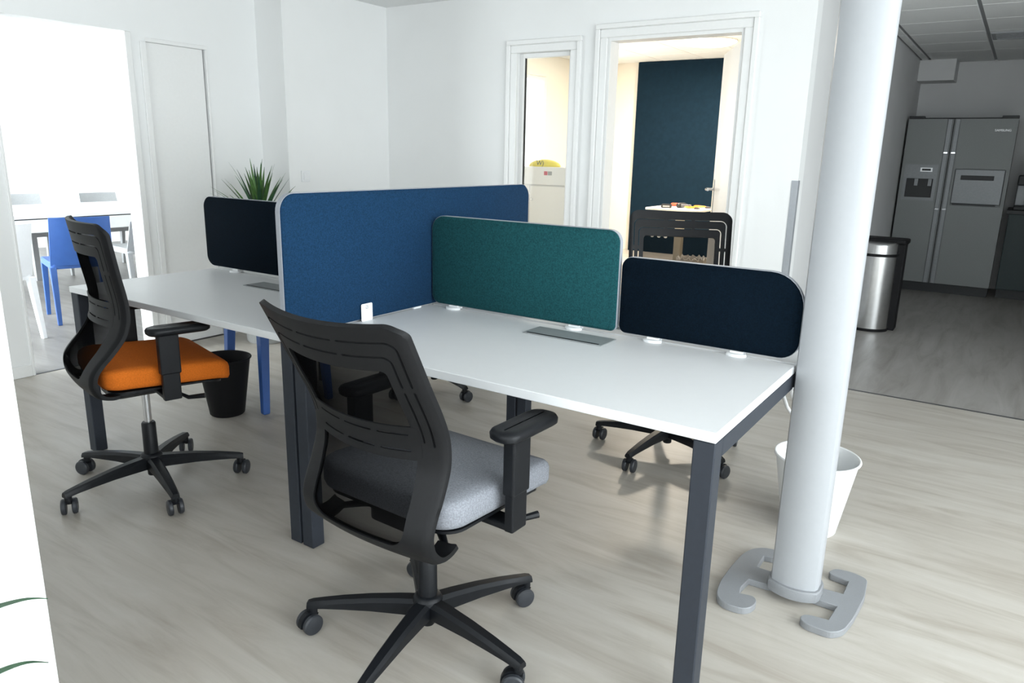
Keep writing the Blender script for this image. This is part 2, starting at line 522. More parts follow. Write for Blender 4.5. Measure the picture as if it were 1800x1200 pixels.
# casing of conference opening and narrow door
m = MB()
m.box(XL, XL + 0.012, 1.13, 1.17, 0, 1.99); m.box(XL, XL + 0.012, 1.225, 1.262, 0, 1.945)
m.box(XL - TH, XL + 0.012, 0.375, 0.39, 0, 1.99)
m.box(XL, XL + 0.008, 1.262, 1.69, 1.945, 1.97); m.box(XL, XL + 0.008, 1.675, 1.69, 0, 1.945)
struct(m.build('trim_6', 'trim_white', bevel=0.003, seg=1))
# stainless corner guard at the end of the far wall
m = MB(); m.box(XK - 0.035, XK + 0.003, YF - 0.003, YF, 0.02, 1.205); m.box(XK, XK + 0.003, YF, YF + 0.035, 0.02, 1.205)
struct(m.build('trim_7', 'guard_steel'))
# baseboards
bb = MB(); bb.box(-2.49, GX0 - 0.085, YF - 0.012, YF, 0, 0.07); bb.box(GX1 + 0.085, DX0 - 0.085, YF - 0.012, YF, 0, 0.07); bb.box(DX1 + 0.085, XK - 0.036, YF - 0.012, YF, 0, 0.07)
struct(bb.build('baseboard_far', 'trim_white', bevel=0.003, seg=1))
bb = MB(); bb.box(XL, XL + 0.012, 1.69, 2.083, 0, 0.07); bb.box(XL, XL + 0.012, YN, 0.375, 0, 0.07)
struct(bb.build('baseboard_left', 'trim_white', bevel=0.003, seg=1))
# boxed duct in the kitchen corner
struct(MB().box(XK, 1.11, 7.75, 8.1, 2.16, 2.37).build('wall_duct_box', 'wall_kitchen', bevel=0.004))
# white wall stub close to the camera at the left of the picture
struct(MB().box(-0.9, 0.41, -1.03, -0.955, 0, HC).build('wall_stub', 'wall_white', bevel=0.004))
# wall switch on the pilaster
sw = thing('light_switch', 'small white light switch on the pilaster right of the plant', 'switch', (-2.49, 2.24, 1.13))
MB().box(0, 0.009, -0.04, 0.04, -0.04, 0.04).build('plate', 'plastic_white', sw, bevel=0.003)
MB().box(0.009, 0.014, -0.024, 0.024, -0.026, 0.026).build('rocker', 'plastic_white', sw, bevel=0.002)

# ------------------------------------------------------------------ bench desks
HT, TT, DD = 0.74, 0.025, 0.688
desk_tops = {}
def desk(x0, x1, y0, y1, label, flap, group, outer):
    t = thing('bench_desk', label, 'desk', ((x0 + x1) / 2, (y0 + y1) / 2, 0), 0, group)
    cx, cy = (x0 + x1) / 2, (y0 + y1) / 2
    hx, hy = (x1 - x0) / 2, (y1 - y0) / 2
    MB().box(-hx, hx, -hy, hy, HT - TT, HT).build('tabletop', 'desk_white', t, bevel=0.0015, seg=1)
    w = 0.052
    for sx in (-1, 1):
        for sy in (outer,):
            ax = sx * (hx - w / 2 - 0.001); ay = sy * (hy - w / 2 - 0.004)
            MB().box(ax - w / 2, ax + w / 2, ay - w / 2, ay + w / 2, 0.0, HT - TT - 0.001).build('leg', 'steel_anthracite', t, bevel=0.003, seg=1)
        ax = sx * (hx - w / 2 - 0.001)
        MB().box(ax - w / 2, ax + w / 2, -hy + (w + 0.005 if outer < 0 else 0.0), hy - (w + 0.005 if outer > 0 else 0.0), HT - TT - 0.05, HT - TT - 0.001).build('side_beam', 'steel_anthracite', t, bevel=0.003, seg=1)
    MB().box(-hx + w, hx - w, -0.03, 0.02, HT - TT - 0.05, HT - TT - 0.001).build('cross_beam', 'steel_anthracite', t, bevel=0.003, seg=1)
    fx, fy = flap[0] - cx, flap[1] - cy
    fl = MB().box(fx - 0.148, fx + 0.148, fy - 0.055, fy + 0.055, HT + 0.0002, HT + 0.0035).build('cable_flap', 'alu_flap', t, bevel=0.001, seg=1)
    MB().box(fx - 0.135, fx + 0.135, fy - 0.05, fy - 0.041, HT + 0.0035, HT + 0.0042).build('cable_slot', 'slot_black', fl)
    return t
G = 'desks of the four-seat bench'
desk(0.004, 1.40, 0.0, DD, 'white bench desk with grey-seated chair, nearest the camera, beside the white pole', (0.70, 0.572), G, -1)
desk(-1.40, -0.004, 0.0, DD, 'white bench desk beside the orange-seated chair, left of the blue divider', (-0.73, 0.53), G, -1)
desk(0.004, 1.40, 0.705, 1.385, 'white bench desk hidden behind the teal and short navy screens', (0.70, 0.83), G, 1)
desk(-1.40, -0.004, 0.705, 1.385, 'white bench desk hidden behind the long navy screen by the plant', (-0.70, 0.83), G, 1)

# ------------------------------------------------------------------ fabric screens
def screen(name, label, felt, p0, p1, r, z0, thick, axis, fixed, clamps):
    """rounded upholstered panel standing on the desks; outline in (along, z)"""
    a0, a1 = p0[0], p1[0]
    t = thing(name, label, 'divider', (fixed, (a0 + a1) / 2, HT) if axis == 'y' else ((a0 + a1) / 2, fixed, HT))
    mid = (a0 + a1) / 2
    out = rrect(a0 - mid, a1 - mid, z0 - HT, p1[1] - HT, r, 8)
    inn = rrect(a0 - mid + 0.004, a1 - mid - 0.004, z0 - HT + 0.004, p1[1] - HT - 0.004, [max(q - 0.004, 0.004) for q in (r if isinstance(r, (list, tuple)) else (r,) * 4)], 8)
    def P(a, z, d):
        return (d, a, z) if axis == 'y' else (a, d, z)
    h = thick / 2
    m = MB()
    m.loft([[P(a, z, -h) for a, z in inn], [P(a, z, -h + 0.004) for a, z in out], [P(a, z, h - 0.004) for a, z in out], [P(a, z, h) for a, z in inn]])
    m.build('panel', felt, t, smooth=0.9)
    # grey piping that runs round the rim
    big = [(a * 1.0, z) for a, z in rrect(a0 - mid - 0.0016, a1 - mid + 0.0016, z0 - HT - 0.0016, p1[1] - HT + 0.0016, [q + 0.0016 for q in (r if isinstance(r, (list, tuple)) else (r,) * 4)], 8)]
    m = MB()
    n = len(big)
    k = h * 0.62
    vs = [P(a, z, -k) for a, z in big] + [P(a, z, k) for a, z in big] + [P(a, z, -k) for a, z in out] + [P(a, z, k) for a, z in out]
    fs = []
    for i in range(n):
        j = (i + 1) % n
        fs += [(i, j, n + j, n + i), (2 * n + i, 2 * n + j, j, i), (3 * n + i, n + i, n + j, 3 * n + j)]
    m.add(vs, fs)
    m.build('piping', 'piping_grey', t, smooth=0.9)
    for a in clamps:
        c = MB()
        if axis == 'x':
            c.lathe([(0.032, 0.0005), (0.032, 0.006), (0.028, 0.009)], 20, (a - mid, -h - 0.004), 1, 0.7)
            c.box(a - mid - 0.02, a - mid + 0.02, -h - 0.004, h, 0.0005, z0 - HT)
        else:
            c.box(-h, h, a - mid - 0.02, a - mid + 0.02, 0.0, z0 - HT)
        c.build('clamp', 'plastic_white', t, smooth=0.6)
    return t
screen('blue_divider', 'tall mid-blue felt divider running between left and right desks', 'felt_blue', (-0.022, 0), (1.372, 1.19), 0.055, 0.746, 0.032, 'y', 0.0, (0.2, 0.6, 1.0))
screen('teal_screen', 'teal green felt desk screen in the middle of the bench', 'felt_teal', (0.022, 0), (0.815, 1.089), (0.035, 0.02, 0.04, 0.055), 0.754, 0.03, 'x', 0.692, (0.13, 0.66))
screen('navy_screen', 'short navy desk screen with a large rounded corner beside the pole', 'felt_navy', (0.824, 0), (1.402, 1.006), (0.025, 0.055, 0.10, 0.035), 0.754, 0.03, 'x', 0.700, (0.95, 1.225))
screen('navy_screen', 'long navy desk screen on the left desk in front of the plant', 'felt_navy', (-1.432, 0), (-0.024, 1.089), 0.05, 0.756, 0.03, 'x', 0.697, (-1.21, -0.3))
# white card tag at the foot of the blue divider
tg = thing('card_tag', 'small white card tag at the foot of the blue divider', 'tag', (0.022, 0.322, HT))
m = MB(); m.loft([[(x, y, z) for y, z in rrect(-0.027, 0.027, 0.0, 0.062, 0.005, 3)] for x in (0.0, 0.0012)])
m.build('card', 'plastic_white', tg)
m = MB(); m.box(0.0012, 0.0017, -0.006, 0.006, 0.044, 0.046); m.box(0.0012, 0.0017, 0.004, 0.006, 0.046, 0.054); m.box(0.0012, 0.0017, -0.006, 0.004, 0.052, 0.054); m.box(0.0012, 0.0017, -0.006, -0.004, 0.046, 0.049)
m.build('printed_mark', 'grid_grey', tg)

# ------------------------------------------------------------------ office chairs
PROF = [(0.035, 0.004), (0.0, 0.0), (-0.035, 0.012), (-0.054, 0.044), (-0.056, 0.072), (-0.048, 0.1), (-0.024, 0.131), (0.011, 0.167), (0.049, 0.215),
        (0.066, 0.26), (0.07, 0.301), (0.065, 0.354), (0.053, 0.424), (0.039, 0.516), (0.026, 0.598)]
PROF = [(y, z * 1.03) for y, z in PROF]
def catmull(P, n=8):
    out = []
    for i in range(len(P) - 1):
        p0, p1, p2, p3 = P[max(i - 1, 0)], P[i], P[i + 1], P[min(i + 2, len(P) - 1)]
        for k in range(n):
            t = k / n
            out.append(tuple(0.5 * ((2 * b) + (c - a) * t + (2 * a - 5 * b + 4 * c - d) * t * t + (3 * b - a - 3 * c + d) * t ** 3)
                             for a, b, c, d in zip(p0, p1, p2, p3)))
    out.append(P[-1])
    return out
_cur = catmull(PROF)
_arc = [0.0]
for i in range(1, len(_cur)):
    _arc.append(_arc[-1] + math.hypot(_cur[i][0] - _cur[i - 1][0], _cur[i][1] - _cur[i - 1][1]))
LB = _arc[-1]
def prof_at(s):
    s = min(max(s, 0), LB)
    lo, hi = 0, len(_arc) - 1
    while hi - lo > 1:
        k = (lo + hi) // 2
        if _arc[k] <= s: lo = k
        else: hi = k
    t = (s - _arc[lo]) / max(_arc[hi] - _arc[lo], 1e-9)
    return (_cur[lo][0] + t * (_cur[hi][0] - _cur[lo][0]), _cur[lo][1] + t * (_cur[hi][1] - _cur[lo][1]))
def prof_n(s):
    a, b = prof_at(s - 0.004), prof_at(s + 0.004)
    d = math.hypot(b[0] - a[0], b[1] - a[1]) or 1
    return (-(b[1] - a[1]) / d, (b[0] - a[0]) / d)     # towards the rear
WB = 0.228
def back_pt(a, s, off=0.0):
    y, z = prof_at(s)
    ny, nz = prof_n(s)
    k = min(1.0, max(0.0, (s - 0.10) / 0.2))
    w = 1.0 - 0.05 * (1 - min(1, s / LB)) - 0.02 * k * 0
    bow = (0.018 + 0.030 * k) * ((a / WB) ** 2 - 1)
    # rounded sides: the outer 15 mm of the band turn forward
    lip = max(0.0, (abs(a) - (WB - 0.016)) / 0.016)
    return (a * w, y + ny * off + bow + 0.010 * lip * lip, z + nz * off)
def sd_rr(a, s, hw, s0, s1, r, rb=None):
    """signed distance to rounded rect |a|<hw, s0<s<s1 (negative inside)"""
    rr = r if s > (s0 + s1) / 2 else (rb if rb is not None else r)
    qx = abs(a) - hw + rr
    qy = abs(s - (s0 + s1) / 2) - (s1 - s0) / 2 + rr
    return math.hypot(max(qx, 0), max(qy, 0)) + min(max(qx, qy), 0) - rr
S_LUM = 0.40
def frame_sd(a, s):
    d = sd_rr(a, s, WB, 0.0, LB, 0.042, 0.012)                      # outline
    hole = sd_rr(a, s, WB - 0.066, 0.135, LB - 0.116, 0.014, 0.05)  # mesh opening
    d = max(d, -hole)
    notch = sd_rr(a, s, WB - 0.055, -0.2, 0.075 + 0.02 * (1 - (a / WB) ** 2), 0.03)
    d = max(d, -notch)
    if s > S_LUM - 0.06:
        for (ss, tt, r) in ((0.022, 0.040, 0.026), (0.044, 0.078, 0.02)):
            q = abs(sd_rr(a, s, WB - ss, -1.0, LB - tt, r)) - 0.0027
            # bridges
            top = s > LB - tt - 0.02
            if top and abs(a) < WB - ss - 0.03:
                q = max(q, 0.006 - abs(abs(a) - 0.062))
            elif not top:
                q = max(q, 0.006 - abs(s - (LB - 0.17)), (S_LUM - (0.012 if ss < 0.03 else 0.0)) - s)
            d = max(d, -q)
    return d
def clip_grid(sd, a0, a1, s0, s1, step, off, thick):
    na = int(round((a1 - a0) / step)); ns = int(round((s1 - s0) / step))
    A = [a0 + (a1 - a0) * i / na for i in range(na + 1)]
    B = [s0 + (s1 - s0) * j / ns for j in range(ns + 1)]
    D = [[sd(a, b) for b in B] for a in A]
    verts, index, faces = [], {}, []
    def vid(key, a, s):
        if key not in index:
            index[key] = len(verts)
            verts.append((a, s))
        return index[key]
    for i in range(na):
        for j in range(ns):
            q = [(i, j), (i + 1, j), (i + 1, j + 1), (i, j + 1)]
            dv = [D[x][y] for x, y in q]
            if min(dv) > 0:
                continue
            poly = []
            for k in range(4):
                (x, y), (x2, y2) = q[k], q[(k + 1) % 4]
                d1, d2 = dv[k], dv[(k + 1) % 4]
                if d1 <= 0:
                    poly.append(vid((x, y), A[x], B[y]))
                if (d1 <= 0) != (d2 <= 0):
                    t = d1 / (d1 - d2)
                    t = min(max(t, 0.04), 0.96)
                    key = tuple(sorted(((x, y), (x2, y2))))
                    poly.append(vid(key, A[x] + t * (A[x2] - A[x]), B[y] + t * (B[y2] - B[y])))
            if len(poly) >= 3:
                faces.append(tuple(poly))
    # solid: front and rear sheets plus rim
    n = len(verts)
    V = [back_pt(a, s, off) for a, s in verts]
    if thick:
        V += [back_pt(a, s, off - thick) for a, s in verts]
        edge = {}
        for f in faces:
            for k in range(len(f)):
                e = (f[k], f[(k + 1) % len(f)])
                edge[e] = edge.get(e, 0) + 1
        F = list(faces) + [tuple(i + n for i in reversed(f)) for f in faces]
        for (p, q) in edge:
            if (q, p) not in edge:
                F.append((q, p, p + n, q + n))
    else:
        F = faces
    m = MB()
    m.v, m.f = V, F
    return m
ME = {}
ME['back_frame'] = clip_grid(frame_sd, -WB - 0.003, WB + 0.003, -0.003, LB + 0.003, 0.0036, 0.0, 0.013).mesh('back_frame', smooth=0.7)
ME['back_mesh'] = clip_grid(lambda a, s: sd_rr(a, s, WB - 0.060, 0.105, LB - 0.110, 0.014), -0.18, 0.18, 0.10, LB - 0.1, 0.012, -0.004, 0.004).mesh('back_mesh', smooth=1.0)
def lum_sd(a, s):
    d = sd_rr(a, s, WB - 0.052, S_LUM - 0.045, S_LUM + 0.045, 0.012)
    for c in (-0.022, 0.022):
        q = abs(s - S_LUM - c) - 0.0026
        q = max(q, abs(a) - 0.15, 0.008 - abs(abs(a) - 0.055))
        d = max(d, -q)
    return d
ME['lumbar_strip'] = clip_grid(lum_sd, -0.18, 0.18, S_LUM - 0.05, S_LUM + 0.05, 0.004, 0.0005, 0.004).mesh('lumbar_strip', smooth=0.8)

def cushion():
    """seat pad: rounded square plan, crowned top, front edge rolling down"""
    m = MB()
    def ring(inset, z):
        out = []
        for x, y in rrect(-0.238 + inset, 0.238 - inset, -0.185 + inset, 0.26 - inset, [max(q - inset, 0.012) for q in (0.07, 0.07, 0.045, 0.045)], 8):
            drop = 0.028 * max(0.0, (y - 0.10) / 0.15) ** 2
            saddle = 0.006 * (x / 0.238) ** 2
            out.append((x, y, z - drop + saddle))
        return out
    m.loft([ring(0.03, -0.078), ring(0.006, -0.070), ring(0.0, -0.056), ring(0.0, -0.020), ring(0.004, -0.009), ring(0.014, -0.002), ring(0.055, 0.0), ring(0.12, -0.002), ring(0.19, -0.004)])
    return m
ME['seat'] = cushion().mesh('seat', smooth=0.9)
for nm, mt in (('orange', 'fabric_orange'), ('grey', 'fabric_grey'), ('black', 'fabric_black')):
    q = ME['seat'].copy(); q.materials.append(MAT[mt]); ME['seat_' + nm] = q
m = MB(); m.loft([[(x, y, z - 0.028 * max(0.0, (y - 0.10) / 0.15) ** 2) for x, y in rrect(-0.222 + i, 0.222 - i, -0.165 + i, 0.235 - i, 0.06, 6)] for i, z in ((0.03, -0.095), (0.0, -0.086), (0.0, -0.0785))])
ME['seat_shell'] = m.mesh('seat_shell', smooth=0.8)
m = MB(); m.loft([[(x * k, y * k2, z) for x, y in rrect(-0.085, 0.085, -0.14, 0.12, 0.03, 4)] for k, k2, z in ((0.75, 0.85, -0.150), (1, 1, -0.135), (1, 1, -0.095))])
ME['mechanism'] = m.mesh('mechanism', smooth=0.7)
# five-star base
def star_leg():
    m = MB()
    rings = []
    for (r, zt, w, h) in ((0.02, 0.128, 0.050, 0.048), (0.08, 0.126, 0.046, 0.044), (0.16, 0.120, 0.042, 0.036), (0.24, 0.110, 0.038, 0.028), (0.295, 0.101, 0.034, 0.022), (0.328, 0.095, 0.031, 0.020), (0.342, 0.090, 0.027, 0.018)):
        rings.append([(r, -w / 2, zt - h), (r, w / 2, zt - h), (r, w / 2, zt - 0.010), (r, w * 0.30, zt), (r, -w * 0.30, zt), (r, -w / 2, zt - 0.010)])
    m.loft(rings)
    m.lathe([(0.013, 0.056), (0.013, 0.08)], 12, (0.328, 0))
    return m
ME['star_leg'] = star_leg().mesh('base_leg', smooth=0.6)
m = MB(); m.lathe([(0.030, 0.072), (0.040, 0.08), (0.042, 0.125), (0.036, 0.136), (0.030, 0.14)], 28); m.lathe([(0.018, 0.045), (0.020, 0.048), (0.020, 0.075)], 20)
ME['base_hub'] = m.mesh('base_hub', smooth=0.6)
def caster_parts():
    hood = MB()
    hood.lathe([(0.008, 0.05), (0.008, 0.07)], 10)
    rings = []
    for k in range(9):
        a = math.radians(-10 + 150 * k / 8)
        rings.append([(0.012 + rr * math.cos(a), yy, 0.03 + rr * math.sin(a)) for rr, yy in ((0.024, -0.008), (0.033, -0.008), (0.033, 0.008), (0.024, 0.008))])
    hood.loft(rings)
    wh = MB()
    wh.lathe([(0.010, -0.008), (0.026, -0.008), (0.0295, -0.005), (0.0295, 0.005), (0.026, 0.009), (0.018, 0.0105), (0.010, 0.0105)], 24)
    wh.xform(Matrix.Rotation(-PI / 2, 4, 'X'))
    return hood.mesh('caster', smooth=0.7), wh.mesh('wheel', smooth=0.6)
ME['caster'], ME['wheel'] = caster_parts()
def arm_parts():
    post = MB()
    # bracket under the seat, then the upright
    post.box(0.06, 0.282, -0.005, 0.05, -0.118, -0.100)
    post.box(0.262, 0.288, -0.008, 0.053, -0.118, 0.03)
    sl = MB(); sl.box(0.258, 0.292, -0.013, 0.058, -0.02, 0.125)
    pad = MB()
    def pr(i, z):
        return [(x + 0.266, y + 0.065, z) for x, y in rrect(-0.043 + i, 0.043 - i, -0.11 + i, 0.11 - i, [0.035 - i * 0.6] * 4, 6)]
    pad.loft([pr(0.008, 0.125), pr(0.001, 0.131), pr(0.0, 0.143), pr(0.004, 0.150), pr(0.013, 0.1535), pr(0.025, 0.1525)])
    return post.mesh('armrest', bevel=0.004), sl.mesh('arm_sleeve', bevel=0.005), pad.mesh('arm_pad', smooth=0.8)
ME['arm'], ME['sleeve'], ME['pad'] = arm_parts()
def mirrored(me):
    q = me.copy()
    for v in q.vertices:
        v.co.x = -v.co.x
    q.flip_normals()
    return q
for k in ('arm', 'sleeve', 'pad'):
    ME[k + '_l'] = mirrored(ME[k])
m = MB(); m.tube([(0.08, 0.06, -0.125), (0.20, 0.07, -0.125), (0.235, 0.09, -0.135), (0.265, 0.14, -0.13)], [0.006, 0.006, 0.008, 0.010], 8)
ME['lever'] = m.mesh('lever', smooth=0.7)

def office_chair(label, loc, deg, phase, zs, zfoot, yfoot, recline, seat, ctilt):
    t = thing('office_chair', label, 'chair', (loc[0], loc[1], 0), math.radians(deg), 'mesh-back office chairs round the bench')
    # base: placed with its own angle
    hub = mobj('base_hub', ME['base_hub'], 'plastic_black', t)
    rnd = random.Random(int(phase * 7 + 1000))
    for k in range(5):
        a = math.radians(phase + 72 * k - deg)
        leg = mobj('base_leg', ME['star_leg'], 'plastic_black', t)
        leg.rotation_euler = (0, 0, a)
        c = mobj('caster', ME['caster'], 'plastic_black', t)
        c.location = (0.328 * math.cos(a), 0.328 * math.sin(a), 0)
        c.rotation_euler = (0, 0, math.radians(ctilt[k]) - math.radians(deg))
        for s in (-1, 1):
            w = mobj('wheel', ME['wheel'], 'wheel_rubber', c)
            w.location = (0.012, s * 0.0175, 0.0295)
            w.rotation_euler = (0, 0, 0 if s > 0 else PI)
    sl = MB(); sl.lathe([(0.027, 0.13), (0.026, 0.262), (0.022, 0.268)], 24)
    sl.build('column_sleeve', 'plastic_black', t, smooth=0.6)
    pi_ = MB(); pi_.lathe([(0.0145, 0.262), (0.0145, zs - 0.14)], 20)
    pi_.build('gas_piston', 'chrome', t, smooth=0.6)
    up_ = (0, 0, zs)
    for nm, key, mt in (('mechanism', 'mechanism', 'plastic_black'), ('seat_shell', 'seat_shell', 'plastic_black'), ('adjusting_lever', 'lever', 'plastic_black')):
        o = mobj(nm, ME[key], mt, t); o.location = up_
    o = mobj('seat', ME['seat_' + seat], None, t); o.location = up_
    for sfx in ('', '_l'):
        a = mobj('armrest', ME['arm' + sfx], 'plastic_black', t); a.location = up_
        mobj('arm_sleeve', ME['sleeve' + sfx], 'plastic_black', a)
        mobj('arm_pad', ME['pad' + sfx], 'plastic_black', a)
    # backrest pivots at the foot of its side rails
    fr = mobj('back_frame', ME['back_frame'], 'plastic_charcoal', t)
    fr.location = (0, yfoot, zfoot)
    fr.rotation_euler = (math.radians(recline), 0, 0)
    mobj('back_mesh', ME['back_mesh'], 'net_black', fr)
    mobj('lumbar_strip', ME['lumbar_strip'], 'plastic_charcoal', fr)
    for s in (-1, 1):
        br = MB()
        br.tube([(s * 0.185, yfoot + 0.025, zfoot + 0.004), (s * 0.14, yfoot + 0.06, zfoot + 0.012), (s * 0.07, -0.05, zs - 0.125)], [0.009, 0.011, 0.013], 8)
        br.build('back_bracket', 'plastic_black', t, smooth=0.8)
    return t
office_chair('mesh-back office chair with light grey fabric seat in front of the right desk', (0.679, -0.128), -2, 66, 0.537, 0.396, -0.160, 18.5, 'grey', (-120, 20, -100, 30, -150))
office_chair('mesh-back office chair with bright orange seat at the left desk', (-0.846, -0.025), -15, -18, 0.548, 0.446, -0.169, 0, 'orange', (160, 120, 140, -160, 150))
office_chair('black office chair showing its slotted backrest above the short navy screen', (0.69, 1.56), 206, -25, 0.54, 0.470, -0.16, 7, 'black', (70, 100, 80, 90, 95))
office_chair('black office chair almost hidden behind the tall blue divider', (-0.79, 1.66), 176, -20, 0.545, 0.455, -0.16, 7, 'black', (80, 100, 80, 90, 95))

# ------------------------------------------------------------------ cable pole with hooked feet
pole = thing('cable_pole', 'white floor-to-ceiling cable pole with grey hooked feet at the bench end', 'pole', (1.474, 0.70, 0))
def off(P):
    return [(x - 1.468, y - 0.70) for x, y in P]
m = MB()
def oval(sx, sy):
    pts = []
    # bowed front, flat chamfered flanks
    for k in range(13):
        a = -0.62 + 1.24 * k / 12
        pts.append((sx * 0.064 * math.sin(a) / math.sin(0.62), -sy * (0.036 + 0.020 * (math.cos(a) - math.cos(0.62)) / (1 - math.cos(0.62)))))
    pts += [(sx * 0.070, -sy * 0.020), (sx * 0.070, sy * 0.020)]
    for k in range(13):
        a = 0.62 - 1.24 * k / 12
        pts.append((sx * 0.064 * math.sin(a) / math.sin(0.62), sy * (0.036 + 0.020 * (math.cos(a) - math.cos(0.62)) / (1 - math.cos(0.62)))))
    pts += [(-sx * 0.070, sy * 0.020), (-sx * 0.070, -sy * 0.020)]
    return pts
m.loft([[(x, y, z) for x, y in oval(1, 1)] for z in (0.055, HC)])
m.build('shaft', 'pole_white', pole, smooth=0.5)
m = MB(); m.loft([[(x, y, z) for x, y in oval(k, k * 1.12)] for z, k in ((0.022, 1.12), (0.05, 1.12), (0.055, 1.08))])
m.build('collar', 'pole_base', pole, smooth=0.5)
LF = off([(1.271, .545), (1.262, .61), (1.262, .72), (1.268, .818), (1.285, .872), (1.32, .905), (1.375, .912), (1.375, .855), (1.333, .845), (1.335, .76), (1.41, .76), (1.41, .675), (1.335, .67), (1.328, .61), (1.335, .575), (1.375, .586), (1.392, .562), (1.388, .521), (1.368, .497), (1.320, .492), (1.288, .508)])
RF = off([(1.518, .564), (1.527, .58), (1.548, .588), (1.590, .592), (1.597, .681), (1.52, .682), (1.52, .756), (1.599, .762), (1.599, .85), (1.532, .859), (1.545, .905), (1.60, .915), (1.648, .899), (1.658, .782), (1.65, .64), (1.638, .565), (1.61, .53), (1.542, .532), (1.522, .545)])
def soften(P, rad=0.02):
    n = len(P); out = []
    ar = sum(P[i][0] * P[(i + 1) % n][1] - P[(i + 1) % n][0] * P[i][1] for i in range(n))
    for i in range(n):
        a, b, c = Vector(P[i - 1]), Vector(P[i]), Vector(P[(i + 1) % n])
        turn = (b - a).x * (c - b).y - (b - a).y * (c - b).x
        if turn * ar <= 0:
            out.append(tuple(b)); continue
        r1 = min(rad, (a - b).length * 0.45); r2 = min(rad, (c - b).length * 0.45)
        p0 = b + (a - b).normalized() * r1; p2 = b + (c - b).normalized() * r2
        for k in range(5):
            t = k / 4
            out.append(tuple((1 - t) ** 2 * p0 + 2 * t * (1 - t) * b + t * t * p2))
    return out
LF, RF = soften(LF), soften(RF)
for P in (LF, RF):
    MB().prism(P, 0.0, 0.022).build('foot', 'pole_base', pole, bevel=0.002, seg=1)
# white socket box and cables behind the pole, under the desk end
cb = thing('cable_bundle', 'loose white cables hanging under the desk end beside the pole', 'cables', (1.35, 0.85, 0.0))
for k, (dx, dy) in enumerate(((0.0, 0.0), (0.02, 0.03))):
    t0 = MB()
    t0.tube([(0.02 + dx, -0.12 + dy, 0.70), (-0.005 + dx, -0.05 + dy, 0.62), (0.0 + dx, 0.02 + dy, 0.55), (0.03 + dx, 0.06 + dy, 0.49), (0.07 + dx, 0.04 + dy, 0.46), (0.10, 0.0 + dy, 0.5), (0.105, -0.03 + dy, 0.60), (0.106, -0.06 + dy, 0.69)], 0.006, 8)
    t0.build('cable', 'plastic_white', cb, smooth=0.8)
MB().box(0.02, 0.055, 0.03, 0.07, 0.44, 0.52).build('plug', 'plastic_white', cb, bevel=0.005)

# ------------------------------------------------------------------ waste bins
def bin_(name, label, loc, rb, rt_, h, mat):
    t = thing(name, label, 'bin', loc)
    m = MB()
    m.lathe([(rb * 0.5, 0.0), (rb - 0.006, 0.0), (rb, 0.006), (rt_, h), (rt_ - 0.004, h), (rb - 0.006, 0.012), (rb * 0.5, 0.012)], 48)
    m.build('body', mat, t, smooth=0.7)
    r = MB()
    n = 48
    rings = []
    for k in range(n):
        a = 2 * PI * k / n
        rings.append([((rt_ + 0.002 + 0.005 * math.cos(b)) * math.cos(a), (rt_ + 0.002 + 0.005 * math.cos(b)) * math.sin(a), h + 0.005 * math.sin(b)) for b in [2 * PI * i / 8 for i in range(8)]])
    rings.append(rings[0])
    r.loft(rings, False)
    r.build('rim', mat, t, smooth=1.0)
    return t
bin_('waste_bin', 'black round waste bin under the left desk behind the orange seat', (-1.335, 0.665, 0), 0.085, 0.127, 0.295, 'bin_black')
bin_('waste_bin', 'white round waste bin standing behind the cable pole', (1.405, 1.19, 0), 0.095, 0.142, 0.285, 'bin_white')

# chrome kitchen bin with domed lid
kb = thing('pedal_bin', 'tall chrome dustbin with black-backed lid at the kitchen wall', 'bin', (0.985, 5.02, 0))
def dsh(k, y0=-0.115, y1=0.09):
    pts = []
    for i in range(17):
        a = PI + PI * i / 16
        pts.append((k * 0.155 * math.cos(a), k * (0.0 + 0.125 * math.sin(a))))
    pts += [(k * 0.155, k * y1), (-k * 0.155, k * y1)]
    return pts
m = MB(); m.loft([[(x, y, z) for x, y in dsh(1)] for z in (0.022, 0.60)]); m.build('body', 'steel_brushed', kb, smooth=0.6)
m = MB(); m.loft([[(x, y, z) for x, y in dsh(1.015)] for z in (0.0, 0.022)]); m.build('foot_ring', 'bin_black', kb, smooth=0.6)
m = MB(); m.loft([[(x, y, z) for x, y in dsh(1.02)] for z in (0.60, 0.622)]); m.build('lid_band', 'bin_black', kb, smooth=0.6)
m = MB(); m.loft([[(x * k, y * k, z + (y + 0.12) * s) for x, y in dsh(1)] for z, k, s in ((0.622, 1.0, 0), (0.69, 0.99, 0.10), (0.70, 0.93, 0.12))]); m.build('lid', 'steel_brushed', kb, smooth=0.5)
m = MB(); m.box(0.05, 0.20, 0.035, 0.17, 0.0, 0.70); m.loft([[(x, y, z) for x, y in rrect(-0.15, 0.215, 0.0, 0.20, 0.05, 5)] for z in (0.70, 0.735)]); m.build('hinge_housing', 'bin_black', kb, bevel=0.008)

